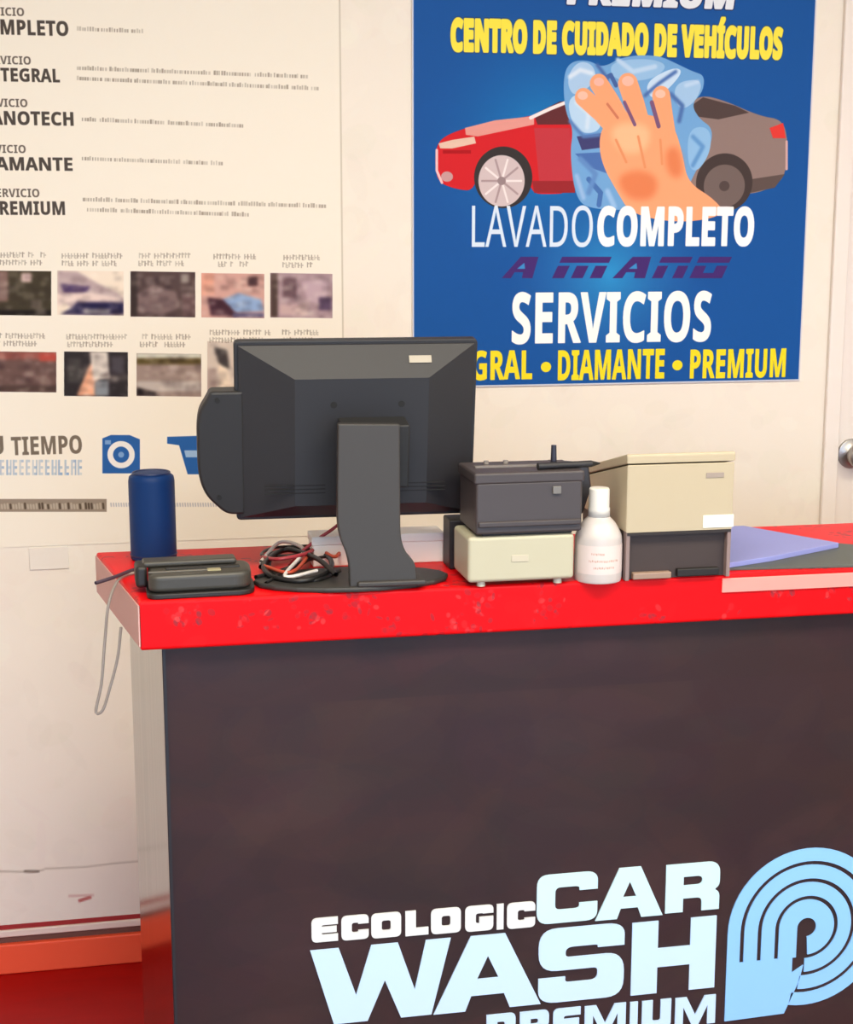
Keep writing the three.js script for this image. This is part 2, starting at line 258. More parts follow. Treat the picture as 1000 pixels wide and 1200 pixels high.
// --- white service list on the left
{
  const x1 = wallAt(402, 300).x, x0 = x1 - 1.15, y0 = wallAt(200, 634).y, y1 = y0 + 1.6;
  const tex = printSheet(x0, x1, y0, y1, 1100, ({ g, P, path, line, oval, text, w, h }) => {
    g.fillStyle = 'rgb(238,230,214)'; g.fillRect(0, 0, w, h);
    const ink = 'rgb(104,94,84)', dark = 'rgb(74,66,60)', pale = 'rgb(176,164,146)';
    for (const [word, l, t, r, b] of [['COMPLETO', -30, 23, 80, 41], ['INTEGRAL', -22, 80, 70, 96], ['NANOTECH', -26, 130, 86, 147], ['DIAMANTE', -28, 184, 85, 200], ['PREMIUM', -12, 236, 76, 252]]) {
      text(word, [l, t, r, b], dark, { bold: 6 });
      text('SERVICIO', [l, t - 15, l + 58, t - 5], ink, { bold: 2 });
    }
    const rows = [[90, 34, 168, 37], [90, 80, 360, 90], [90, 92, 372, 104], [96, 140, 290, 148], [96, 186, 262, 192], [97, 234, 382, 242], [102, 246, 290, 252]];
    const blot = (x, y, w, h, a) => path([[x, y], [x + w, y], [x + w, y + h], [x, y + h]], `rgba(110,98,84,${a})`);
    for (const [l, a, r, b] of rows) for (let x = l; x < r - 4;) {     // small print, too fine to read
      const e = Math.min(r, x + 12 + rnd() * 34), k = (q) => a + (b - a) * (q - l) / (r - l);
      for (let q = x; q < e; q += 3) { const t = rnd(); blot(q, k(q) - 2.2 - (t > 0.7 ? 1.2 : 0), 1.4 + rnd() * 1.4, 4 + (t > 0.7 ? 1.2 : 0), 0.25 + rnd() * 0.4); }
      x = e + 3.5;
    }
    const caption = (l, r, y, n) => { for (let i = 0; i < n; i++) for (let x = l + rnd() * 3; x < r - i * (4 + rnd() * 10); x += 3.6) if (rnd() > 0.1) { const u = rnd(); blot(x, y + i * 9 - 3 - u, 1.3, 6.2, 0.3 + rnd() * 0.4); if (u > 0.3) blot(x + 1.3, y + i * 9 + (u > 0.6 ? -3 : 1.6), 1.7, 1.6, 0.4); if (u < 0.6) blot(x + 1.3, y + i * 9 - 0.8, 1.6, 1.5, 0.4); } };
    const frame = (l, t, r, b, bg, parts) => {
      g.save(); path([[l, t], [r, t + 1], [r, b + 1], [l, b]]); g.clip(); path([[l, t - 2], [r, t - 2], [r, b + 3], [l, b + 3]], bg);
      g.filter = 'blur(3px)';
      for (const [pts, col] of parts) path(pts.map(([u, v]) => [l + u * (r - l), t + v * (b - t)]), col);
      for (let i = 0; i < 70; i++) { const u = l + rnd() * (r - l), v = t + rnd() * (b - t), k = 3 + rnd() * 10; path([[u, v], [u + k, v], [u + k, v + k * 0.6], [u, v + k * 0.6]], `rgba(${rnd() < 0.5 ? '255,240,225' : '20,10,14'},.14)`); }
      g.filter = 'none';
      g.restore();
    };
    const R = (u0, v0, u1, v1) => [[u0, v0], [u1, v0], [u1, v1], [u0, v1]];
    frame(-18, 317, 60, 369, 'rgb(62,54,38)', [[R(0, 0, 0.35, 0.7), 'rgb(128,100,92)'], [R(0.55, 0.06, 0.7, 0.26), 'rgb(222,192,184)'], [R(0.7, 0.66, 0.86, 0.86), 'rgb(98,88,76)'], [R(0, 0.9, 1, 1), 'rgb(18,12,10)']]);
    frame(67, 317, 145, 369, 'rgb(236,220,200)', [[[[0, 0], [0.3, 0.02], [0.62, 0.3], [0.9, 0.5], [1, 0.62], [1, 1], [0.3, 1], [0, 0.5]], 'rgb(182,160,160)'], [[[0.05, 0.3], [0.5, 0.36], [0.45, 0.5], [0.1, 0.5]], 'rgb(76,56,96)'], [[[0, 0.55], [0.5, 0.5], [0.95, 0.62], [0.95, 0.72], [0.3, 0.68], [0, 0.8]], 'rgb(228,206,196)'], [[[0.3, 0.72], [1, 0.72], [1, 0.98], [0.05, 1], [0.2, 0.86]], 'rgb(26,22,62)'], [R(0.4, 0.86, 0.8, 1), 'rgb(118,112,120)']]);
    frame(153, 318, 229, 371, 'rgb(82,64,62)', [[[[0.1, 0.5], [0.35, 0.3], [0.7, 0.45], [0.76, 0.8], [0.5, 0.95], [0.12, 0.9]], 'rgb(124,102,100)'], [R(0, 0, 0.1, 1), 'rgb(52,40,38)'], [R(0.78, 0.06, 0.9, 0.26), 'rgb(150,138,130)'], [R(0.8, 0.5, 1, 1), 'rgb(98,74,74)']]);
    frame(236, 320, 310, 372, 'rgb(206,160,148)', [[R(0, 0, 0.2, 0.5), 'rgb(226,160,136)'], [R(0.74, 0.08, 0.9, 0.3), 'rgb(82,54,56)'], [[[0.3, 0.62], [0.6, 0.45], [0.95, 0.6], [1, 0.86], [0.5, 0.9]], 'rgb(142,168,206)'], [[[0.1, 0.55], [0.35, 0.6], [0.6, 0.98], [0.15, 0.96]], 'rgb(66,34,46)'], [R(0.5, 0.9, 1, 1), 'rgb(96,92,130)']]);
    frame(317, 320, 390, 372, 'rgb(164,138,144)', [[R(0, 0, 0.12, 1), 'rgb(76,58,52)'], [R(0.2, 0.1, 0.42, 0.55), 'rgb(106,80,86)'], [[[0.5, 0.2], [0.9, 0.14], [0.92, 0.8], [0.6, 0.6]], 'rgb(188,162,170)'], [R(0.78, 0.55, 0.98, 0.84), 'rgb(88,68,94)'], [R(0.15, 0.7, 0.6, 0.95), 'rgb(196,166,164)']]);
    frame(-14, 412, 66, 459, 'rgb(104,78,72)', [[R(0, 0, 1, 0.2), 'rgb(150,84,74)'], [R(0.75, 0.04, 1, 0.24), 'rgb(176,70,58)'], [R(0, 0.84, 1, 1), 'rgb(78,58,52)']]);
    frame(75, 412, 150, 464, 'rgb(44,38,40)', [[[[0.2, 1], [0.4, 0.3], [0.55, 0.2], [0.5, 1]], 'rgb(238,172,136)'], [[[0.4, 0], [0.68, 0], [0.72, 0.6], [0.46, 0.66]], 'rgb(226,216,204)'], [R(0.48, 0.66, 0.7, 1), 'rgb(132,138,144)'], [R(0.74, 0.12, 0.94, 0.5), 'rgb(72,66,72)'], [R(0.06, 0.16, 0.26, 0.7), 'rgb(66,62,60)']]);
    frame(160, 414, 236, 464, 'rgb(152,132,122)', [[R(0, 0, 1, 0.14), 'rgb(206,206,190)'], [R(0, 0.12, 1, 0.26), 'rgb(84,70,32)'], [R(0, 0.66, 1, 0.9), 'rgb(186,174,166)'], [[[0, 0.8], [0.3, 0.92], [0.3, 1], [0, 1]], 'rgb(24,16,18)']]);
    frame(243, 400, 320, 464, 'rgb(206,190,176)', [[[[0.1, 0.1], [0.3, 0.16], [0.34, 0.5], [0.2, 0.5]], 'rgb(70,64,62)'], [[[0.16, 0.4], [0.3, 0.5], [0.4, 0.9], [0.2, 0.9]], 'rgb(240,220,196)'], [R(0, 0.5, 0.14, 1), 'rgb(168,148,140)']]);
    frame(327, 402, 400, 466, 'rgb(160,140,134)', []);
    for (const [l, r, y] of [[-16, 54, 299], [70, 144, 300], [160, 222, 300], [250, 300, 301], [330, 374, 302], [-12, 52, 394], [76, 146, 395], [164, 224, 395], [243, 316, 390], [330, 372, 390]]) caption(l, r, y, 2);
    text('TU', [-26, 511, 4, 533], 'rgb(116,104,90)', { bold: 4 }); text('TIEMPO', [13, 511, 96, 533], 'rgb(116,104,90)', { bold: 4 });
    for (let x = -46; x < 96; x += 7.6) for (const [u, v, w, h] of [[0, 0, 2.2, 18], [2.2, rnd() < 0.5 ? 0 : 15, 3, 3], [2.2, 7.5, 3, 3], rnd() < 0.5 ? [4.4, 0, 1.8, 18] : [2.2, 15, 3, 3]]) path([[x + u, 539 + v], [x + u + w, 539 + v], [x + u + w, 539 + v + h], [x + u, 539 + v + h]], `rgba(80,126,182,${0.2 + rnd() * 0.35})`);
    path([[-60, 585], [125, 585], [125, 600], [-60, 600]], 'rgb(146,132,116)');
    for (let x = -56; x < 122; x += 3.4) line([[x, 590 + rnd() * 2], [x + 0.6, 596]], rnd() < 0.4 ? 'rgb(84,70,56)' : 'rgb(178,164,146)', 2.2);
    for (let x = 130; x < 330; x += 3) line([[x, 590], [x + 0.5, 593.5]], 'rgb(186,184,186)', 1.6);
    // blue camera sign and funnel sign
    const blue = 'rgb(38,92,160)', lightBlue = 'rgb(120,156,200)';
    path([[120, 514], [130, 510], [152, 510], [164, 515], [164, 555], [120, 555]], blue); oval(142, 533, 16, 16, 'rgb(232,228,222)'); oval(142, 533, 9.5, 9.5, blue); oval(142, 533, 3.5, 3.5, lightBlue); path([[123, 516], [130, 516], [130, 521], [123, 521]], lightBlue);
    path([[196, 512], [262, 510], [262, 522], [250, 524], [242, 556], [220, 556], [210, 522], [196, 520]], blue); path([[216, 528], [244, 528], [242, 536], [218, 536]], 'rgb(150,180,212)');
    g.fillStyle = 'rgb(206,196,178)'; g.fillRect(w - 4, 0, 4, h);  // right edge darkened: thin shadow of the sheet painted in
  });
  tag(sheet('service_list_poster', x0, x1, y0, y1, tex, 0.0012, sheetEdge, 0.6), 'white service list poster with rows of small photographs on the wall', 'poster');
}
// faint cover plate on the wall below the list
{
  const a = wallAt(35, 668), b = wallAt(80, 640);
  const g = thing('wall_plate', 'blank cream cover plate on the wall under the service list', 'wall plate', V((a.x + b.x) / 2, (a.y + b.y) / 2, ZW));
  mesh('plate', rbox(b.x - a.x, b.y - a.y, 0.003, 0.0014, 0, 0, 0.0015), std(lin(0.80, 0.745, 0.66), 0.8), g);
}

// ------------------------------------------------------------------ counter
const TOP = 1.05, SLAB = 0.072;
const C0 = hitY(163, 705, TOP), C1 = hitY(113, 647, TOP);
const ZF = C0.z, ZR = C1.z, XE = 1.75;
const topAt = (px, py) => hitY(px, py, TOP);
const redTex = noiseTexture(1024, 1024, (c, w, h) => {
  c.fillStyle = 'rgb(222,2,12)'; c.fillRect(0, 0, w, h);
  for (let i = 0; i < 260; i++) { c.fillStyle = `rgba(${rnd() < 0.5 ? '232,40,40' : '196,2,14'},${0.06 + rnd() * 0.12})`; c.beginPath(); c.ellipse(rnd() * w, rnd() * h, 4 + rnd() * 40, 3 + rnd() * 18, rnd() * 3, 0, 7); c.fill(); }
  for (let i = 0; i < 190; i++) {                               // scuffs worn through the red laminate
    const x = rnd() * w, y = rnd() * h, n = 5 + rnd() * 14;
    for (let k = 0; k < n; k++) { c.fillStyle = `rgba(${rnd() < 0.72 ? '112,60,68' : '240,96,90'},${0.14 + rnd() * 0.36})`; c.beginPath(); c.ellipse(x + (rnd() - 0.5) * 62, y + (rnd() - 0.5) * 40, 1.5 + rnd() * 6, 1.5 + rnd() * 4.5, rnd() * 3, 0, 7); c.fill(); }
  }
}, 1 / 0.9);
{
  const s = new THREE.Shape([V(C0.x, -ZF), V(XE, -ZF), V(XE, -ZR), V(C1.x, -ZR)]);
  const g = thing('countertop', 'glossy scuffed red slab countertop on the dark counter', 'countertop', V(0, TOP, 0));
  mesh('slab', extrude(s, SLAB, 0.005, 3).rotateX(-Math.PI / 2).translate(0, -SLAB, 0), phys(0xffffff, 0.42, { map: redTex, specularIntensity: 0.35 }), g);
  const e = new THREE.Shape([V(C0.x - 0.002, -ZF), V(C0.x + 0.001, -ZF), V(C1.x + 0.001, -ZR), V(C1.x - 0.002, -ZR)]);
  mesh('end_band', extrude(e, SLAB - 0.012).rotateX(-Math.PI / 2).translate(0, -SLAB + 0.006, 0), std(lin(0.62, 0.36, 0.32), 0.6), g).userData.label = 'pale worn end face';
  // pale strip running along the upper front edge
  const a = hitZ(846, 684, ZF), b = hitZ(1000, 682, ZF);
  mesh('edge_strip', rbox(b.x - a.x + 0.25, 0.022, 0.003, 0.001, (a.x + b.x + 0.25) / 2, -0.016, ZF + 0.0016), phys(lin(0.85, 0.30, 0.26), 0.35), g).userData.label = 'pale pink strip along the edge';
}
const ZP = ZF - 0.022, YT = TOP - SLAB;                       // face of the front panel
const panelAt = (px, py) => hitZ(px, py, ZP);
const base = thing('reception_counter', 'dark reception counter with pale blue car wash lettering', 'counter', V(0, 0, 0));
{
  const xl = panelAt(191, 800).x, dirx = (C1.x - C0.x) / (C1.z - C0.z), dep = 0.25;
  const xb = xl - dirx * dep, zb = ZP - dep;
  const dark = phys(0xffffff, 0.32, { specularIntensity: 0.55, map: noiseTexture(512, 512, (c, w, h) => {
    c.fillStyle = 'rgb(52,34,35)'; c.fillRect(0, 0, w, h);
    for (let i = 0; i < 400; i++) { c.fillStyle = `rgba(${rnd() < 0.5 ? '76,50,48' : '36,28,34'},${0.04 + rnd() * 0.08})`; c.beginPath(); c.ellipse(rnd() * w, rnd() * h, 8 + rnd() * 60, 6 + rnd() * 40, rnd() * 3, 0, 7); c.fill(); }
  }, 1 / 0.9) });
  mesh('front_panel', box(XE - 0.03 - xl, YT, 0.018, (XE - 0.03 + xl) / 2, YT / 2, ZP - 0.009), dark, base).userData.label = 'dark plum front panel';
  const s = new THREE.Shape([V(xl + 0.001, -(ZP - 0.0185)), V(xl + 0.02, -(ZP - 0.0185)), V(xb + 0.02, -zb), V(xb, -zb)]);
  const steel = noiseTexture(256, 64, (c, w, h) => { for (let x = 0; x < w; x++) { const k = 146 + rnd() * 26; c.fillStyle = `rgb(${k},${k - 4},${k - 14})`; c.fillRect(x, 0, 1, h); } }, 4);
  mesh('side_panel', new THREE.ExtrudeGeometry(s, { depth: YT - 0.001, bevelEnabled: false }).rotateX(-Math.PI / 2), std(0xffffff, 0.14, { metalness: 1, map: steel }), base).userData.label = 'brushed grey metal end panel';
  mesh('edge_strip', box(0.004, YT - 0.002, 0.004, xl + 0.003, YT / 2, ZP + 0.002), std(lin(0.012, 0.01, 0.014), 0.4), base).userData.label = 'black corner strip';
  mesh('back_panel', box(XE - 0.03 - xb - 0.03, YT - 0.001, 0.018, (XE - 0.03 + xb + 0.03) / 2, (YT - 0.001) / 2, zb - 0.0), std(lin(0.1, 0.09, 0.09), 0.6), base);
  mesh('end_panel', box(0.018, YT - 0.001, 0.21, XE - 0.04, (YT - 0.001) / 2, ZP - 0.13), std(lin(0.1, 0.09, 0.09), 0.6), base);
}
// --- lettering: wide block letters on a unit height, drawn as real vinyl shapes
function letter(ch, w, t, r = 0.16) {                        // w: width for height 1, t: stroke
  const tv = t * 1.35, ri = r * 0.45, R = r;
  const holes = []; let s;
  const hole = (pts) => { const h = poly(pts); holes.push(new THREE.Path(h.getPoints(6))); };
  const m = 0.5;
  if (ch === 'I') s = poly([[0, 0], [w, 0], [w, 1], [0, 1]]);
  if (ch === 'L') s = poly([[0, 0], [w, 0], [w, t], [tv, t], [tv, 1], [0, 1]]);
  if (ch === 'E') s = poly([[0, 0, R], [w, 0], [w, t], [tv, t, ri], [tv, m - t * 0.42], [w * 0.95, m - t * 0.42], [w * 0.95, m + t * 0.42], [tv, m + t * 0.42], [tv, 1 - t, ri], [w, 1 - t], [w, 1], [0, 1, R]]);
  if (ch === 'C') s = poly([[0, 0, R], [w, 0, R], [w, 0.38], [w - tv, 0.38], [w - tv, t, ri], [tv, t, ri], [tv, 1 - t, ri], [w - tv, 1 - t, ri], [w - tv, 0.64], [w, 0.64], [w, 1, R], [0, 1, R]]);
  if (ch === 'G') s = poly([[0, 0, R], [w, 0, R], [w, 0.55], [w * 0.5, 0.55], [w * 0.5, 0.55 - t * 0.8], [w - tv, 0.55 - t * 0.8], [w - tv, t, ri], [tv, t, ri], [tv, 1 - t, ri], [w - tv, 1 - t, ri], [w - tv, 0.68], [w, 0.68], [w, 1, R], [0, 1, R]]);
  if (ch === 'O') { s = poly([[0, 0, R], [w, 0, R], [w, 1, R], [0, 1, R]]); hole([[tv, t, ri], [tv, 1 - t, ri], [w - tv, 1 - t, ri], [w - tv, t, ri]]); }
  if (ch === 'A') { const k = 0.34 * w; s = poly([[0, 0], [k, 1], [w - k, 1], [w, 0], [w - tv * 1.15, 0], [w - tv * 1.15 - 0.055 * w, 0.2], [tv * 1.15 + 0.055 * w, 0.2], [tv * 1.15, 0]]); hole([[w * 0.5 - 0.1 * w, 0.42], [w * 0.5, 0.72], [w * 0.5 + 0.1 * w, 0.42]]); }
  if (ch === 'P' || ch === 'R') {
    s = ch === 'P' ? poly([[0, 0], [tv, 0], [tv, 0.32], [w, 0.32, R], [w, 1, R], [0, 1]])
      : poly([[0, 0], [tv, 0], [tv, 0.28], [w - tv, 0.28, ri], [w - tv, 0], [w, 0], [w, 0.36, 0.1], [w * 0.9, 0.42, 0.05], [w, 0.5, 0.1], [w, 1, R], [0, 1]]);
    const lo = ch === 'P' ? 0.32 + t * 0.8 : 0.28 + t; hole([[tv, lo], [tv, 1 - t], [w - tv, 1 - t, ri], [w - tv, lo, ri]]);
  }
  if (ch === 'W') s = poly([[0, 1], [0.2 * w, 1], [0.32 * w, 0.36], [0.43 * w, 1], [0.62 * w, 1], [0.74 * w, 0.36], [0.82 * w, 1], [w, 1], [0.86 * w, 0], [0.64 * w, 0], [0.525 * w, 0.52], [0.4 * w, 0], [0.16 * w, 0]]);
  if (ch === 'S') s = poly([[0, 0.34], [0, 0, R], [w, 0, R], [w, 0.6, R], [tv, 0.6, ri * 0.5], [tv, 1 - t, ri], [w - tv, 1 - t, ri * 0.5], [w - tv, 0.7], [w, 0.7], [w, 1, R], [0, 1, R], [0, 0.43, R], [w - tv, 0.43, ri * 0.5], [w - tv, t, ri], [tv, t, ri * 0.5], [tv, 0.34]]);
  if (ch === 'H') s = poly([[0, 0], [tv, 0], [tv, 0.36], [w - tv, 0.36], [w - tv, 0], [w, 0], [w, 1], [w - tv, 1], [w - tv, 0.36 + t], [tv, 0.36 + t], [tv, 1], [0, 1]]);
  if (ch === 'U') s = poly([[0, 0, R], [w, 0, R], [w, 1], [w - tv, 1], [w - tv, t, ri], [tv, t, ri], [tv, 1], [0, 1]]);
  if (ch === 'M') s = poly([[0, 0], [0.2 * w, 0], [0.2 * w, 0.66], [0.42 * w, 0], [0.58 * w, 0], [0.8 * w, 0.66], [0.8 * w, 0], [w, 0], [w, 1], [0.72 * w, 1], [0.5 * w, 0.36], [0.28 * w, 1], [0, 1]]);
  s.holes.push(...holes); return s;
}
const VINYL = 0.0022;
const logo = new THREE.Group(); logo.name = 'logo'; base.add(logo); logo.userData.label = 'pale blue lettering and round emblem';
const toneWhite = std(lin(0.72, 0.74, 0.74), 0.4), toneCar = std(lin(0.56, 0.79, 0.88), 0.5), toneWash = std(lin(0.53, 0.72, 0.98), 0.5), toneEmblem = std(lin(0.25, 0.53, 0.95), 0.5);  // one flat tone per piece, bluer towards the emblem
function letters(str, boxes, t, mat, r) {                    // boxes: [left, right, top, bottom] in pixels of the photograph, on the panel
  [...str].forEach((ch, i) => {
    const [l, rr, a, b] = boxes[i], my = (a + b) / 2, p = panelAt(l, my), q = panelAt(rr, my), u = panelAt((l + rr) / 2, a), d = panelAt((l + rr) / 2, b), h = u.y - d.y;
    const geo = new THREE.ExtrudeGeometry(letter(ch, (q.x - p.x) / h, t, r), { depth: VINYL / h, bevelEnabled: false, curveSegments: 6 }).scale(h, h, h).translate(p.x, d.y, ZP + 0.0002);
    mesh('letter', geo, mat, logo);
  });
}
const rowY = (x, xa, ya, xb, yb) => ya + (yb - ya) * (x - xa) / (xb - xa);
letters('ECOLOGIC', [[365, 396], [400, 432], [435, 470], [475, 502], [505, 540], [545, 578], [582, 590], [594, 627]].map(([l, r]) => [l, r, rowY((l + r) / 2, 365, 1076, 622, 1056), rowY((l + r) / 2, 365, 1104, 622, 1086)]), 0.3, toneWhite, 0.22);
letters('CAR', [[629, 700, 1023, 1080], [698, 777, 1016, 1075], [780, 843, 1011, 1067]], 0.27, toneCar, 0.24);
letters('WASH', [[364, 528, 1106, 1194], [508, 634, 1095, 1182], [631, 731, 1085, 1171], [740, 838, 1077, 1161]], 0.26, toneWash, 0.24);
letters('PREMIUM', [[570, 604], [609, 643], [648, 680], [685, 733], [738, 747], [752, 786], [791, 838]].map(([l, r]) => [l, r, rowY((l + r) / 2, 570, 1189, 838, 1165), rowY((l + r) / 2, 570, 1222, 838, 1198)]), 0.27, toneWash, 0.2);
{                                                            // round emblem: four bands sweeping over the top out of a solid block
  const c = panelAt(945, 1086), k = (panelAt(1000, 1086).x - panelAt(890, 1086).x) / 110, leg = -34 * k, foot = -99 * k;
  const add = (s) => mesh('emblem_band', new THREE.ExtrudeGeometry(s, { depth: VINYL, bevelEnabled: false, curveSegments: 24 }).translate(c.x, c.y, ZP + 0.0002), toneEmblem, logo);
  const D = Math.PI / 180;
  for (const [ro, ri, end] of [[91, 76.5, -101], [72, 56.5, -96], [52, 36.5, -91], [32, 11, -86]]) {
    const s = new THREE.Shape(); s.moveTo(-ro * k, leg); s.lineTo(-ro * k, 0); s.absarc(0, 0, ro * k, 180 * D, end * D, true);
    s.lineTo(ri * k * Math.cos(end * D), ri * k * Math.sin(end * D)); s.absarc(0, 0, ri * k, end * D, 180 * D, false); s.lineTo(-ri * k, leg); s.closePath(); add(s);
  }
  const p = new THREE.Shape([V(-91 * k, leg), V(-15 * k, leg), V(-15 * k, -52 * k), V(-2 * k, -44 * k), V(-6 * k, -62 * k), V(-22 * k, foot), V(-91 * k, foot - 2 * k)]);
  const m = add(p); m.name = 'emblem_block';
}

// ------------------------------------------------------------------ things on the counter
const scaleAt = (p) => { const q = p.clone().sub(camera.position).applyQuaternion(camera.quaternion.clone().invert()); return -q.z / F; };   // metres per pixel at a point
const blackPlastic = std(lin(0.016, 0.0155, 0.019), 0.55), blackSoft = std(lin(0.035, 0.031, 0.033), 0.6), greyDark = std(lin(0.038, 0.034, 0.032), 0.55);
// --- monitor seen from behind
{
  const foot = topAt(450, 694), zc = foot.z - 0.075;                          // the neck rises from the front of the foot plate
  const g = thing('computer_monitor', 'black computer monitor seen from behind on a broad grey stand', 'monitor', V(foot.x, TOP, zc), -0.03);
  const L = (px, py, z) => { const p = hitZ(px, py, z); return V(p.x - foot.x, p.y - TOP, p.z - zc); };
  const sc = scaleAt(V(foot.x, 1.2, zc - 0.055));
  const W = 281 * sc, H = 214 * sc / Math.cos(0.17) * 0.985;
  const ZH = -0.055, mid = L(417, 505, zc + ZH);
  const head = new THREE.Group(); head.name = 'screen_housing'; head.position.copy(mid).add(V(0, 0, 0.0)); head.rotation.x = 0.15; g.add(head);
  const rr = (w, h, r) => poly([[-w / 2, -h / 2, r], [w / 2, -h / 2, r], [w / 2, h / 2, r], [-w / 2, h / 2, r]]);
  mesh('bezel', extrude(rr(W, H, 0.008), 0.018, 0.002).translate(0, 0, -0.022), blackPlastic, head);
  // sloped back shell
  const o = 0.006, x0 = -W / 2 + o, x1 = W / 2 - o, y0 = -H / 2 + o, y1 = H / 2 - o, i0 = x0 + 62 * sc, i1 = x1 - 56 * sc, j0 = y0 + 20 * sc, j1 = y1 - 34 * sc, dz = 0.03;
  const quad = [];
  const face = (...q) => { for (const [a, b, c] of [[0, 1, 2], [0, 2, 3]]) quad.push(...q[a], ...q[b], ...q[c]); };
  const A = [[x0, y0, 0], [x1, y0, 0], [x1, y1, 0], [x0, y1, 0]], A2 = A.map(([x, y]) => [x, y, -0.006]), B = [[i0, j0, dz], [i1, j0, dz], [i1, j1, dz], [i0, j1, dz]];
  for (let i = 0; i < 4; i++) { const n = (i + 1) % 4; face(A[i], A[n], B[n], B[i]); face(A2[i], A2[n], A[n], A[i]); }
  face(...B); face(A2[3], A2[2], A2[1], A2[0]);
  const bg = new THREE.BufferGeometry(); bg.setAttribute('position', new THREE.Float32BufferAttribute(quad, 3)); bg.computeVertexNormals();
  mesh('back_shell', bg.translate(0, 0, 0.001), blackPlastic, head);
  mesh('screen', box(W - 0.03, H - 0.03, 0.002, 0, 0, -0.0235), std(lin(0.02, 0.02, 0.024), 0.2), head);
  const sl = Math.atan2(dz, 34 * sc);
  const lab = rbox(26 * sc, 9 * sc, 0.001, 0.0004).rotateX(-(Math.PI / 2 - Math.atan2(34 * sc, dz)));
  mesh('sticker', lab.translate((488 - 417) * sc, y1 - 15 * sc, dz * 15 / 34 + 0.0025), std(lin(0.36, 0.32, 0.26), 0.5), head).userData.label = 'small pale sticker';
  for (const sx of [-1, 1]) mesh('screw_hole', new THREE.CylinderGeometry(0.005, 0.005, 0.002, 14).rotateX(Math.PI / 2).translate(sx * 0.05 + 0.012, 38 * sc, dz + 0.001), std(lin(0.008, 0.008, 0.008), 0.8), head);
  for (let i = 0; i < 6; i++) mesh('vent_slot', box(0.09, 0.0016, 0.0015, i < 3 ? -0.095 : 0.085, j0 + 0.02 + (i % 3) * 0.006, dz + 0.0006), std(lin(0.008, 0.008, 0.009), 0.8), head);
  mesh('mount_plate', rbox(0.10, 0.095, 0.05, 0.003, 14 * sc, -14 * sc, dz + 0.024), std(lin(0.012, 0.012, 0.013), 0.6), head);
  // dark reader behind the side edge, joined to the housing as a part
  const rd = poly([[-50, -40, 34], [-50, 48, 22], [-38, 68, 4], [-34, 76, 4], [4, 76, 3], [4, -72, 3], [-18, -72, 10]].map(([x, y, r]) => [x * sc, y * sc, r * sc]));
  const casing = mesh('side_casing', extrude(rd, 0.034, 0.004).translate(-W / 2 + 0.008, -26 * sc, -0.03), std(lin(0.014, 0.012, 0.012), 0.5), head); casing.userData.label = 'black rounded reader on the monitor edge';
  for (const y of [66, -50]) mesh('screw', new THREE.CylinderGeometry(0.004, 0.004, 0.002, 12).rotateX(Math.PI / 2).translate(-W / 2 + 0.008 - 26 * sc, (-26 + y) * sc, 0.0048), std(lin(0.006, 0.006, 0.006), 0.7), casing);
  // neck: flat column that bends out into the foot
  const N = (px, py, r = 0) => { const p = L(px, py, zc + 0.063); return [p.x, p.y, r]; };
  const front = poly([N(398, 497, 0.002), N(397, 625, 0.03), N(411, 655, 0.02), N(412, 690), N(490, 686), N(489, 660, 0.012), N(471, 640, 0.03), N(470, 497, 0.002)]);
  mesh('neck', extrude(front, 0.018, 0.002).translate(0, 0, 0.046), greyDark, g).userData.label = 'grey flat stand column';
  const bx = (L(412, 690, zc).x + L(490, 690, zc).x) / 2;
  mesh('neck_foot', rbox(0.100, 0.008, 0.04, 0.003, bx + 0.001, 0.011, 0.052), greyDark, g);
  const fp = new THREE.Shape(); fp.absellipse(L(416, 685, zc + 0.03).x, 0.0, 0.145, 0.072, 0, Math.PI * 2);
  mesh('foot_plate', extrude(fp, 0.008, 0.003).rotateX(-Math.PI / 2), std(lin(0.03, 0.028, 0.026), 0.5), g);
}
// --- blue cylinder
{
  const p = topAt(181, 660), s = scaleAt(p), R = 27 * s, h = 104 * s;
  const prof = [[0, 0], [R * 0.94, 0], [R, 0.003], [R, h * 0.9], [R * 0.96, h * 0.955], [R * 0.8, h * 0.99], [R * 0.55, h], [0, h]].map(([x, y]) => new THREE.Vector2(x, y));
  const g = thing('blue_canister', 'dark blue rounded canister standing at the counter corner', 'canister', V(p.x, TOP, p.z - R));
  mesh('body', new THREE.LatheGeometry(prof, 40), phys(lin(0.003, 0.030, 0.125), 0.5, { specularIntensity: 0.4 }), g);
  mesh('rim', new THREE.TorusGeometry(R * 0.78, 0.0022, 8, 40).rotateX(Math.PI / 2).translate(0, h * 0.992, 0), std(lin(0.006, 0.02, 0.085), 0.4), g);
  mesh('seam', new THREE.TorusGeometry(R, 0.0012, 6, 48).rotateX(Math.PI / 2).translate(0, h * 0.06, 0), std(lin(0.006, 0.02, 0.085), 0.4), g);
}
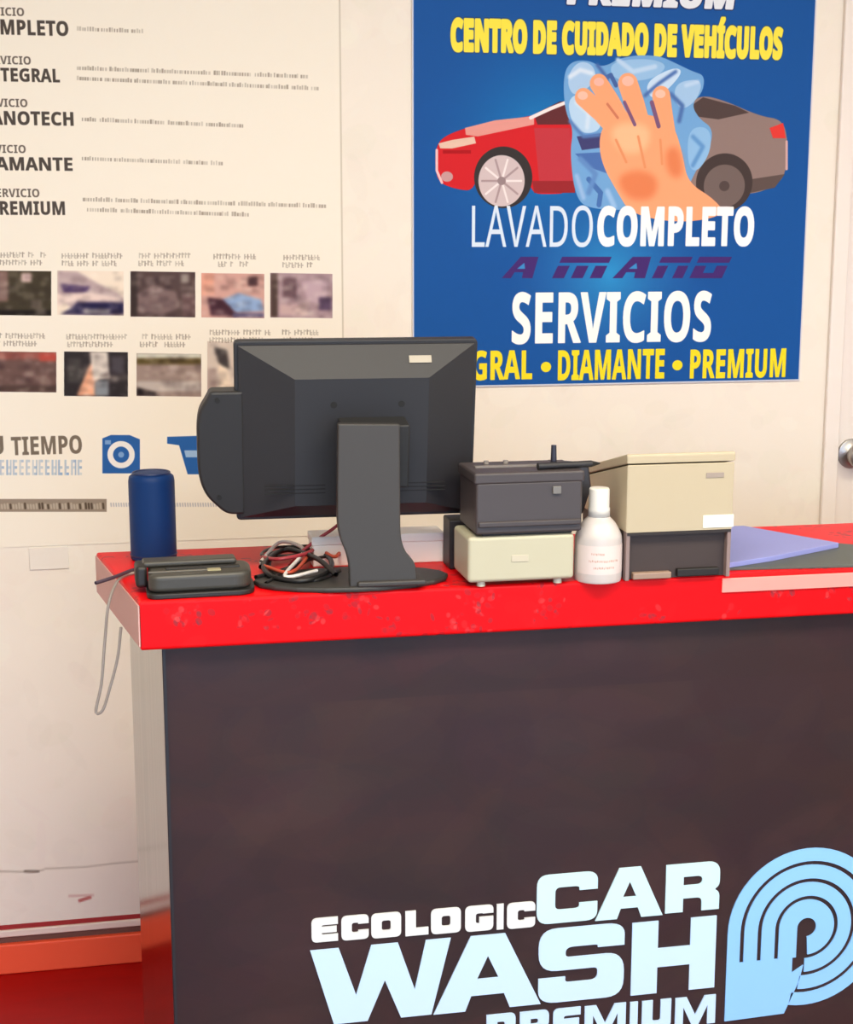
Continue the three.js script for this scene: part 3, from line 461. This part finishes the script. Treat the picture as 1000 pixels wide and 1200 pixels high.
// --- low black desktop device
{
  const p = topAt(234, 701), s = scaleAt(p);
  const g = thing('desktop_device', 'low black rounded desktop device with a small yellowish window', 'device', V(p.x, TOP, p.z - 0.052), 0.04);
  const olive = std(lin(0.044, 0.040, 0.032), 0.45), blk = std(lin(0.012, 0.011, 0.010), 0.5);
  const out = poly([[-62, -0.05 / s, 16], [64, -0.05 / s, 22], [70, 0.045 / s, 24], [-60, 0.05 / s, 14]].map(([x, y, r]) => [x * s, y * s, r * s]));
  mesh('foot', extrude(out, 0.008, 0.002).rotateX(-Math.PI / 2), blk, g);
  const up = poly([[-60, -0.045 / s, 16], [61, -0.045 / s, 22], [66, 0.042 / s, 24], [-57, 0.045 / s, 14]].map(([x, y, r]) => [x * s, y * s, r * s]));
  mesh('body', extrude(up, 0.026, 0.007, 4).rotateX(-Math.PI / 2).translate(0, 0.008, 0), olive, g);
  mesh('slot', rbox(88 * s, 0.003, 0.012, 0.001, 6 * s, 0.0345, 0.006), blk, g).userData.label = 'black slot';
  mesh('rear_ridge', rbox(112 * s, 0.009, 0.034, 0.004, -8 * s, 0.0385, -0.024), olive, g);
  mesh('window', rbox(16 * s, 0.002, 0.014, 0.0008, 18 * s, 0.0345, 0.024), std(lin(0.34, 0.30, 0.16), 0.3), g).userData.label = 'small yellowish window';
  mesh('strip', rbox(70 * s, 0.002, 0.006, 0.0008, -24 * s, 0.0345, 0.024), std(lin(0.12, 0.11, 0.09), 0.35), g);
  mesh('end_cap', rbox(14 * s, 0.032, 0.05, 0.006, -66 * s, 0.024, -0.018), blk, g);
}
// --- white paper box behind the monitor stand
{
  const a = topAt(366, 664), b = topAt(522, 660), s = scaleAt(a), w = (522 - 366) * s, h = 36 * s;
  const g = thing('white_box', 'low white carton behind the monitor stand', 'box', V((a.x + b.x) / 2, TOP, (a.z + b.z) / 2 - 0.03), 0);
  const wm = std(lin(0.93, 0.89, 0.82), 0.7);
  mesh('body', rbox(w, h * 0.72, 0.055, 0.002, 0, h * 0.36, 0), wm, g);
  mesh('lid', rbox(w + 0.003, h * 0.28, 0.058, 0.002, 0, h * 0.86, 0), wm, g);
}
// --- cream printer base with the black printer on it
{
  const a = topAt(547, 689), b = topAt(675, 684), s = scaleAt(topAt(610, 686)), w = 128 * s, h = 60 * s, d = 0.10;
  const zf = (a.z + b.z) / 2, cx = (hitZ(547, 660, zf).x + hitZ(675, 660, zf).x) / 2;
  const g = thing('cream_case', 'cream plastic case on small feet beneath the black printer', 'case', V(cx, TOP, zf - d / 2));
  const cream = std(lin(0.47, 0.44, 0.32), 0.5);
  mesh('body', rbox(w, h - 0.007, d, 0.006, 0, 0.007 + (h - 0.007) / 2, 0), cream, g);
  for (const sx of [-1, 1]) for (const sz of [-1, 1]) mesh('foot', new THREE.CylinderGeometry(0.006, 0.0065, 0.0075, 14).translate(sx * (w / 2 - 0.022), 0.00375, sz * (d / 2 - 0.012)), std(lin(0.5, 0.46, 0.38), 0.6), g);
  mesh('badge', rbox(20 * s, 8 * s, 0.001, 0.0004, -2 * s, h * 0.55, d / 2 + 0.0004), std(lin(0.52, 0.47, 0.36), 0.5), g).userData.label = 'faint worn badge';
  const zt = TOP + h, zb = zf + 0.004, bw = 132 * s, bh = 76 * s, bd = 0.11;
  const k = thing('receipt_printer', 'black printer stacked on top of the cream case', 'printer', V(cx + 8 * s, zt, zb - bd / 2));
  const bm = std(lin(0.052, 0.042, 0.044), 0.5), bm2 = std(lin(0.026, 0.024, 0.028), 0.45);
  mesh('body', rbox(bw - 0.006, bh * 0.8, bd, 0.004, 0, 0.004 + bh * 0.4, 0), bm, k);
  mesh('foot_rail', rbox(bw - 0.03, 0.005, bd - 0.02, 0.001, 0, 0.0024, 0), std(lin(0.006, 0.005, 0.006), 0.6), k);
  mesh('lid', rbox(bw, bh * 0.18, bd + 0.002, 0.004, 0, bh * 0.9, 0), bm, k);
  mesh('front_lip', rbox(bw - 0.012, 0.008, 0.006, 0.002, 0, bh * 0.2, bd / 2 + 0.002), bm, k);
  mesh('paper_slot', box(bw * 0.6, 0.002, 0.012, -0.02, bh * 0.99 + 0.001, 0.0), std(lin(0.2, 0.18, 0.17), 0.6), k);
  for (const px of [-0.045, -0.015]) mesh('button', new THREE.CylinderGeometry(0.004, 0.004, 0.006, 12).translate(px, bh * 0.99 + 0.002, -0.03), std(lin(0.25, 0.22, 0.2), 0.5), k);
  const side = poly([[-24, 76], [22, 72], [26, 44], [16, 12], [4, 4], [-14, 6]].map(([x, y]) => [x * s, y * s, 3 * s]));
  mesh('side_module', extrude(side, 0.032, 0.003).translate(bw / 2 + 2 * s, 0.0, -bd / 2 + 0.001), bm2, k).userData.label = 'bluish black side module';
  mesh('upright_pen', new THREE.CylinderGeometry(0.004, 0.005, 0.034, 12).translate(bw / 2 - 30 * s, bh + 0.015, 0.02), std(lin(0.02, 0.02, 0.035), 0.4), k);  // upright pen, fixed to the printer as a part
  mesh('indicator', rbox(10 * s, 9 * s, 0.004, 0.001, bw / 2 - 34 * s, bh * 0.7, bd / 2 + 0.002), std(lin(0.16, 0.15, 0.14), 0.4), k);
  const pen = thing('pen', 'black pen lying across the top of the black printer', 'pen', V(cx + bw / 2 - 12 * s, zt + bh * 0.99 + 0.0052, zb - 0.02), 0.12);
  mesh('barrel', new THREE.CylinderGeometry(0.005, 0.005, 0.085, 14).rotateZ(Math.PI / 2), blackPlastic, pen);
  mesh('tip', new THREE.CylinderGeometry(0.001, 0.005, 0.014, 14).rotateZ(-Math.PI / 2).translate(0.0495, 0, 0), std(lin(0.01, 0.01, 0.01), 0.3), pen);
  const dk = thing('black_block', 'black upright block standing behind the cream case', 'power supply', V(hitZ(537, 650, zf - 0.15).x, TOP, zf - 0.15));  // plain black filler for the dark column beside the cream case
  mesh('body', rbox(30 * s, 62 * s, 0.05, 0.003, 0, 31 * s, 0), std(lin(0.012, 0.010, 0.012), 0.5), dk);
  mesh('block_inset', box(12 * s, 0.012, 0.004, 0, 24 * s, 0.0262), std(lin(0.004, 0.004, 0.004), 0.7), dk);
}
// --- white spray bottle
{
  const p = topAt(709, 684.5), s = scaleAt(p), R = 28 * s;
  const g = thing('plastic_bottle', 'small translucent white plastic bottle with a white cap', 'bottle', V(p.x, TOP, p.z - R));
  const pts = [[0, 0], [R * 0.9, 0], [R, 0.003], [R * 1.01, 30 * s], [R, 48 * s], [R * 0.95, 56 * s], [R * 0.72, 68 * s], [R * 0.46, 76 * s], [R * 0.4, 80 * s], [0, 80 * s]].map(([x, y]) => new THREE.Vector2(x, y));
  mesh('body', new THREE.LatheGeometry(new THREE.SplineCurve(pts.slice(1, -1)).getPoints(40).concat([pts[9]]), 40), phys(lin(0.70, 0.64, 0.62), 0.35, { transmission: 0.25, thickness: 0 }), g);
  mesh('base', new THREE.CylinderGeometry(R * 0.9, R * 0.9, 0.001, 32).translate(0, 0.0006, 0), std(lin(0.85, 0.8, 0.78), 0.5), g);
  const cap = new THREE.LatheGeometry([[0, 0], [13 * s, 0], [13 * s, 10 * s], [12.2 * s, 11 * s], [12.2 * s, 32 * s], [11 * s, 34 * s], [0, 34 * s]].map(([x, y]) => new THREE.Vector2(x, y)), 28).translate(0, 76 * s, 0);
  mesh('cap', cap, std(lin(0.74, 0.71, 0.66), 0.4), g).userData.label = 'white cap';
  const tex = noiseTexture(256, 128, (c, w, h) => { c.fillStyle = 'rgb(214,200,196)'; c.fillRect(0, 0, w, h); for (const [y, x0, x1] of [[30, 70, 120], [62, 60, 190], [92, 80, 170]]) for (let x = x0; x < x1; x += 7) { c.fillStyle = rnd() < 0.6 ? 'rgb(196,160,148)' : 'rgb(182,140,124)'; c.fillRect(x, y + rnd() * 3, 4, 9); } });
  mesh('label', new THREE.CylinderGeometry(R * 1.018, R * 1.018, 34 * s, 40, 1, true, -1.3, 2.6).translate(0, 28 * s, 0), std(0xffffff, 0.5, { map: tex }), g).userData.label = 'pale label with small pink print';
}
// --- beige printer
{
  const a = topAt(738, 681), s = scaleAt(a), zf = a.z, xl = hitZ(735, 580, zf).x, xr = hitZ(860, 580, zf).x, w = xr - xl, h = hitZ(800, 530, zf).y - TOP, yb = hitZ(800, 622, zf).y - TOP, d = 0.235;
  const g = thing('beige_printer', 'beige box printer with a dark brown lower front', 'printer', V((xl + xr) / 2, TOP, zf));
  const be = std(lin(0.46, 0.385, 0.265), 0.55), bs = std(lin(0.60, 0.54, 0.38), 0.5), br = std(lin(0.042, 0.027, 0.025), 0.65);
  const rear = h - 0.055, yl = h - 12 * s;
  // body: side profile in (z, y), swept across the width; the top falls away to the rear
  const sweep = (pts, wd, m, name, x0 = 0) => mesh(name, extrude(poly(pts), wd, 0.002).rotateY(-Math.PI / 2).translate(x0 + wd / 2, 0, 0), m, g);
  sweep([[0, yb], [0, yl - 0.0015, 0.002], [-d, rear - 12 * s, 0.004], [-d, yb]], w, be, 'body');
  sweep([[0.001, yl + 0.0008], [0.001, h, 0.006], [-d, rear, 0.006], [-d, rear - 12 * s + 0.0025]], w + 0.002, be, 'lid');
  sweep([[-0.012, 0.0], [-0.012, yb - 0.0005], [-d + 0.004, yb - 0.0005], [-d + 0.004, 0.0]], w - 0.008, br, 'lower_front');
  mesh('recess_frame', box(w - 0.004, 0.004, 0.012, 0, yb - 0.0025, -0.006), std(lin(0.02, 0.014, 0.013), 0.6), g);
  mesh('tray', rbox(w * 0.36, 0.010, 0.012, 0.002, -w * 0.24, 0.006, -0.007), std(lin(0.30, 0.20, 0.15), 0.5), g).userData.label = 'tan tray lip';
  mesh('tray_slot', rbox(w * 0.4, 0.012, 0.010, 0.002, w * 0.2, 0.008, -0.008), std(lin(0.008, 0.006, 0.006), 0.6), g);
  for (const sx of [-1, 1]) mesh('side_post', rbox(0.006, yb, 0.014, 0.001, sx * (w / 2 - 0.004), yb / 2, -0.008), std(lin(0.24, 0.17, 0.16), 0.6), g);
  mesh('badge', rbox(22 * s, 6 * s, 0.001, 0.0003, w / 2 - 24 * s, h - 28 * s, 0.0005), std(lin(0.32, 0.26, 0.22), 0.5), g).userData.label = 'small grey badge';
  mesh('sticker', rbox(38 * s, 15 * s, 0.001, 0.0003, w / 2 - 18 * s, yb + 10 * s, 0.0005), std(lin(0.84, 0.86, 0.74), 0.5), g).userData.label = 'pale greenish sticker';
}
// --- lavender folder and dark board
{
  const slant = (pts, y, th) => { const q = pts.map(([px, py]) => hitY(px, py, y)); return extrude(poly(q.map((p) => [p.x, -p.z, 0.003])), th, Math.min(0.0008, th / 4)).rotateX(-Math.PI / 2).translate(0, y - th, 0); };
  const bd = mesh('dark_board', slant([[848, 666], [1010, 662], [1040, 641], [930, 632], [862, 640]], TOP + 0.004, 0.004), std(lin(0.075, 0.085, 0.075), 0.5));
  tag(bd, 'thin dark grey green board lying beneath the lavender folder', 'board');
  const fo = mesh('document_folder', slant([[852, 660], [905, 652], [984, 636], [872, 616], [840, 617]], TOP + 0.012, 0.008), std(lin(0.26, 0.28, 0.60), 0.6));
  tag(fo, 'lavender document folder lying beside the beige printer', 'folder');
}
// --- cables
{
  const cable = (name, pts, r, mat, label, y = TOP) => {
    const q = pts.map(([px, py, lift = 0]) => { const p = topAt(px, py); return p.add(V(0, r + 0.006 + lift, 0)); });
    return tag(mesh(name, tube(q, r, 80), mat), label, 'cable', 'cables tangled beside the monitor stand');
  };
  const K = std(lin(0.010, 0.009, 0.009), 0.45), Rm = std(lin(0.36, 0.03, 0.04), 0.45), Wm = std(lin(0.72, 0.66, 0.62), 0.5), O = std(lin(0.50, 0.07, 0.03), 0.5);
  cable('black_cable', [[300, 684], [330, 676], [362, 664, 0.004], [346, 654, 0.008], [318, 664, 0.004], [326, 682], [368, 688], [398, 676]], 0.0036, K, 'thick black cable looped beside the monitor stand');
  cable('thin_black_cable', [[312, 690], [352, 672, 0.009], [392, 662, 0.009], [378, 652, 0.01], [342, 666, 0.012], [308, 660, 0.004], [322, 648], [362, 648, 0.003]], 0.0026, K, 'thin black cable twisted over the thick one');
  cable('coiled_black_cable', [[306, 672], [322, 658, 0.004], [352, 656, 0.008], [382, 664, 0.008], [386, 680, 0.006], [356, 690, 0.002], [322, 686, 0.002], [310, 674, 0.006], [334, 662, 0.014], [370, 672, 0.014], [394, 686, 0.006]], 0.0040, K, 'coiled black cable with broad loops beside the monitor stand');
  cable('dark_red_cable', [[308, 664, 0.006], [328, 674, 0.016], [356, 670, 0.018], [380, 658, 0.016], [398, 664, 0.010]], 0.0030, Rm, 'dark red cable lying over the coiled black cable');
  cable('red_cable', [[310, 676, 0.008], [340, 684, 0.008], [372, 660, 0.014], [392, 668, 0.012], [402, 655, 0.012]], 0.0028, O, 'orange red cable crossing the black cables');
  cable('white_cable', [[306, 668, 0.004], [330, 650, 0.012], [356, 662, 0.016], [336, 688, 0.006], [372, 682, 0.008]], 0.003, Wm, 'white cable wound among the black cables');
  // dark red lead rising to the monitor
  { const z = topAt(350, 660).z + 0.03; const pts = [hitZ(338, 664, z - 0.02), hitZ(352, 648, z), hitZ(372, 632, z), hitZ(390, 620, z + 0.004), hitZ(402, 610, z + 0.006)]; tag(mesh('red_lead', tube(pts, 0.0026, 40), Rm), 'dark red lead rising to the monitor underside', 'cable', 'cables tangled beside the monitor stand'); }
  // pale cord hanging off the end of the countertop
  const ze = C0.z - 0.10, e = (px, py, dz = 0) => hitZ(px, py, ze + dz);
  const G = std(lin(0.30, 0.26, 0.23), 0.6), cord = [topAt(168, 672).add(V(0, 0.003, 0)), topAt(150, 676).add(V(0, 0.004, 0)), topAt(139, 681).add(V(0, 0.002, 0)), e(128, 705), e(123, 750), e(119, 800), e(113, 836), e(119, 834, 0.004), e(130, 802, 0.006), e(138, 770, 0.006), e(142, 735, 0.004)];
  const c = mesh('hanging_cord', tube(cord, 0.0022, 120), G); tag(c, 'thin grey cord dangling in a loop off the countertop end', 'cord');
  const st = [topAt(165, 668).add(V(0, 0.004, 0)), topAt(150, 676).add(V(0, 0.008, 0)), topAt(132, 684).add(V(0, 0.009, 0)), topAt(112, 688).add(V(0, 0.006, 0))];
  tag(mesh('dark_plug_lead', tube(st, 0.0028, 30), std(lin(0.05, 0.03, 0.05), 0.5)), 'short dark lead poking over the countertop end', 'cable');
}
scene.traverse((o) => { if (o.isMesh) o.castShadow = o.receiveShadow = true; });
console.log('wall z', ZW.toFixed(3), 'counter front', ZF.toFixed(3), 'rear', ZR.toFixed(3), 'corner x', C0.x.toFixed(3), C1.x.toFixed(3));
renderer.render(scene, camera);
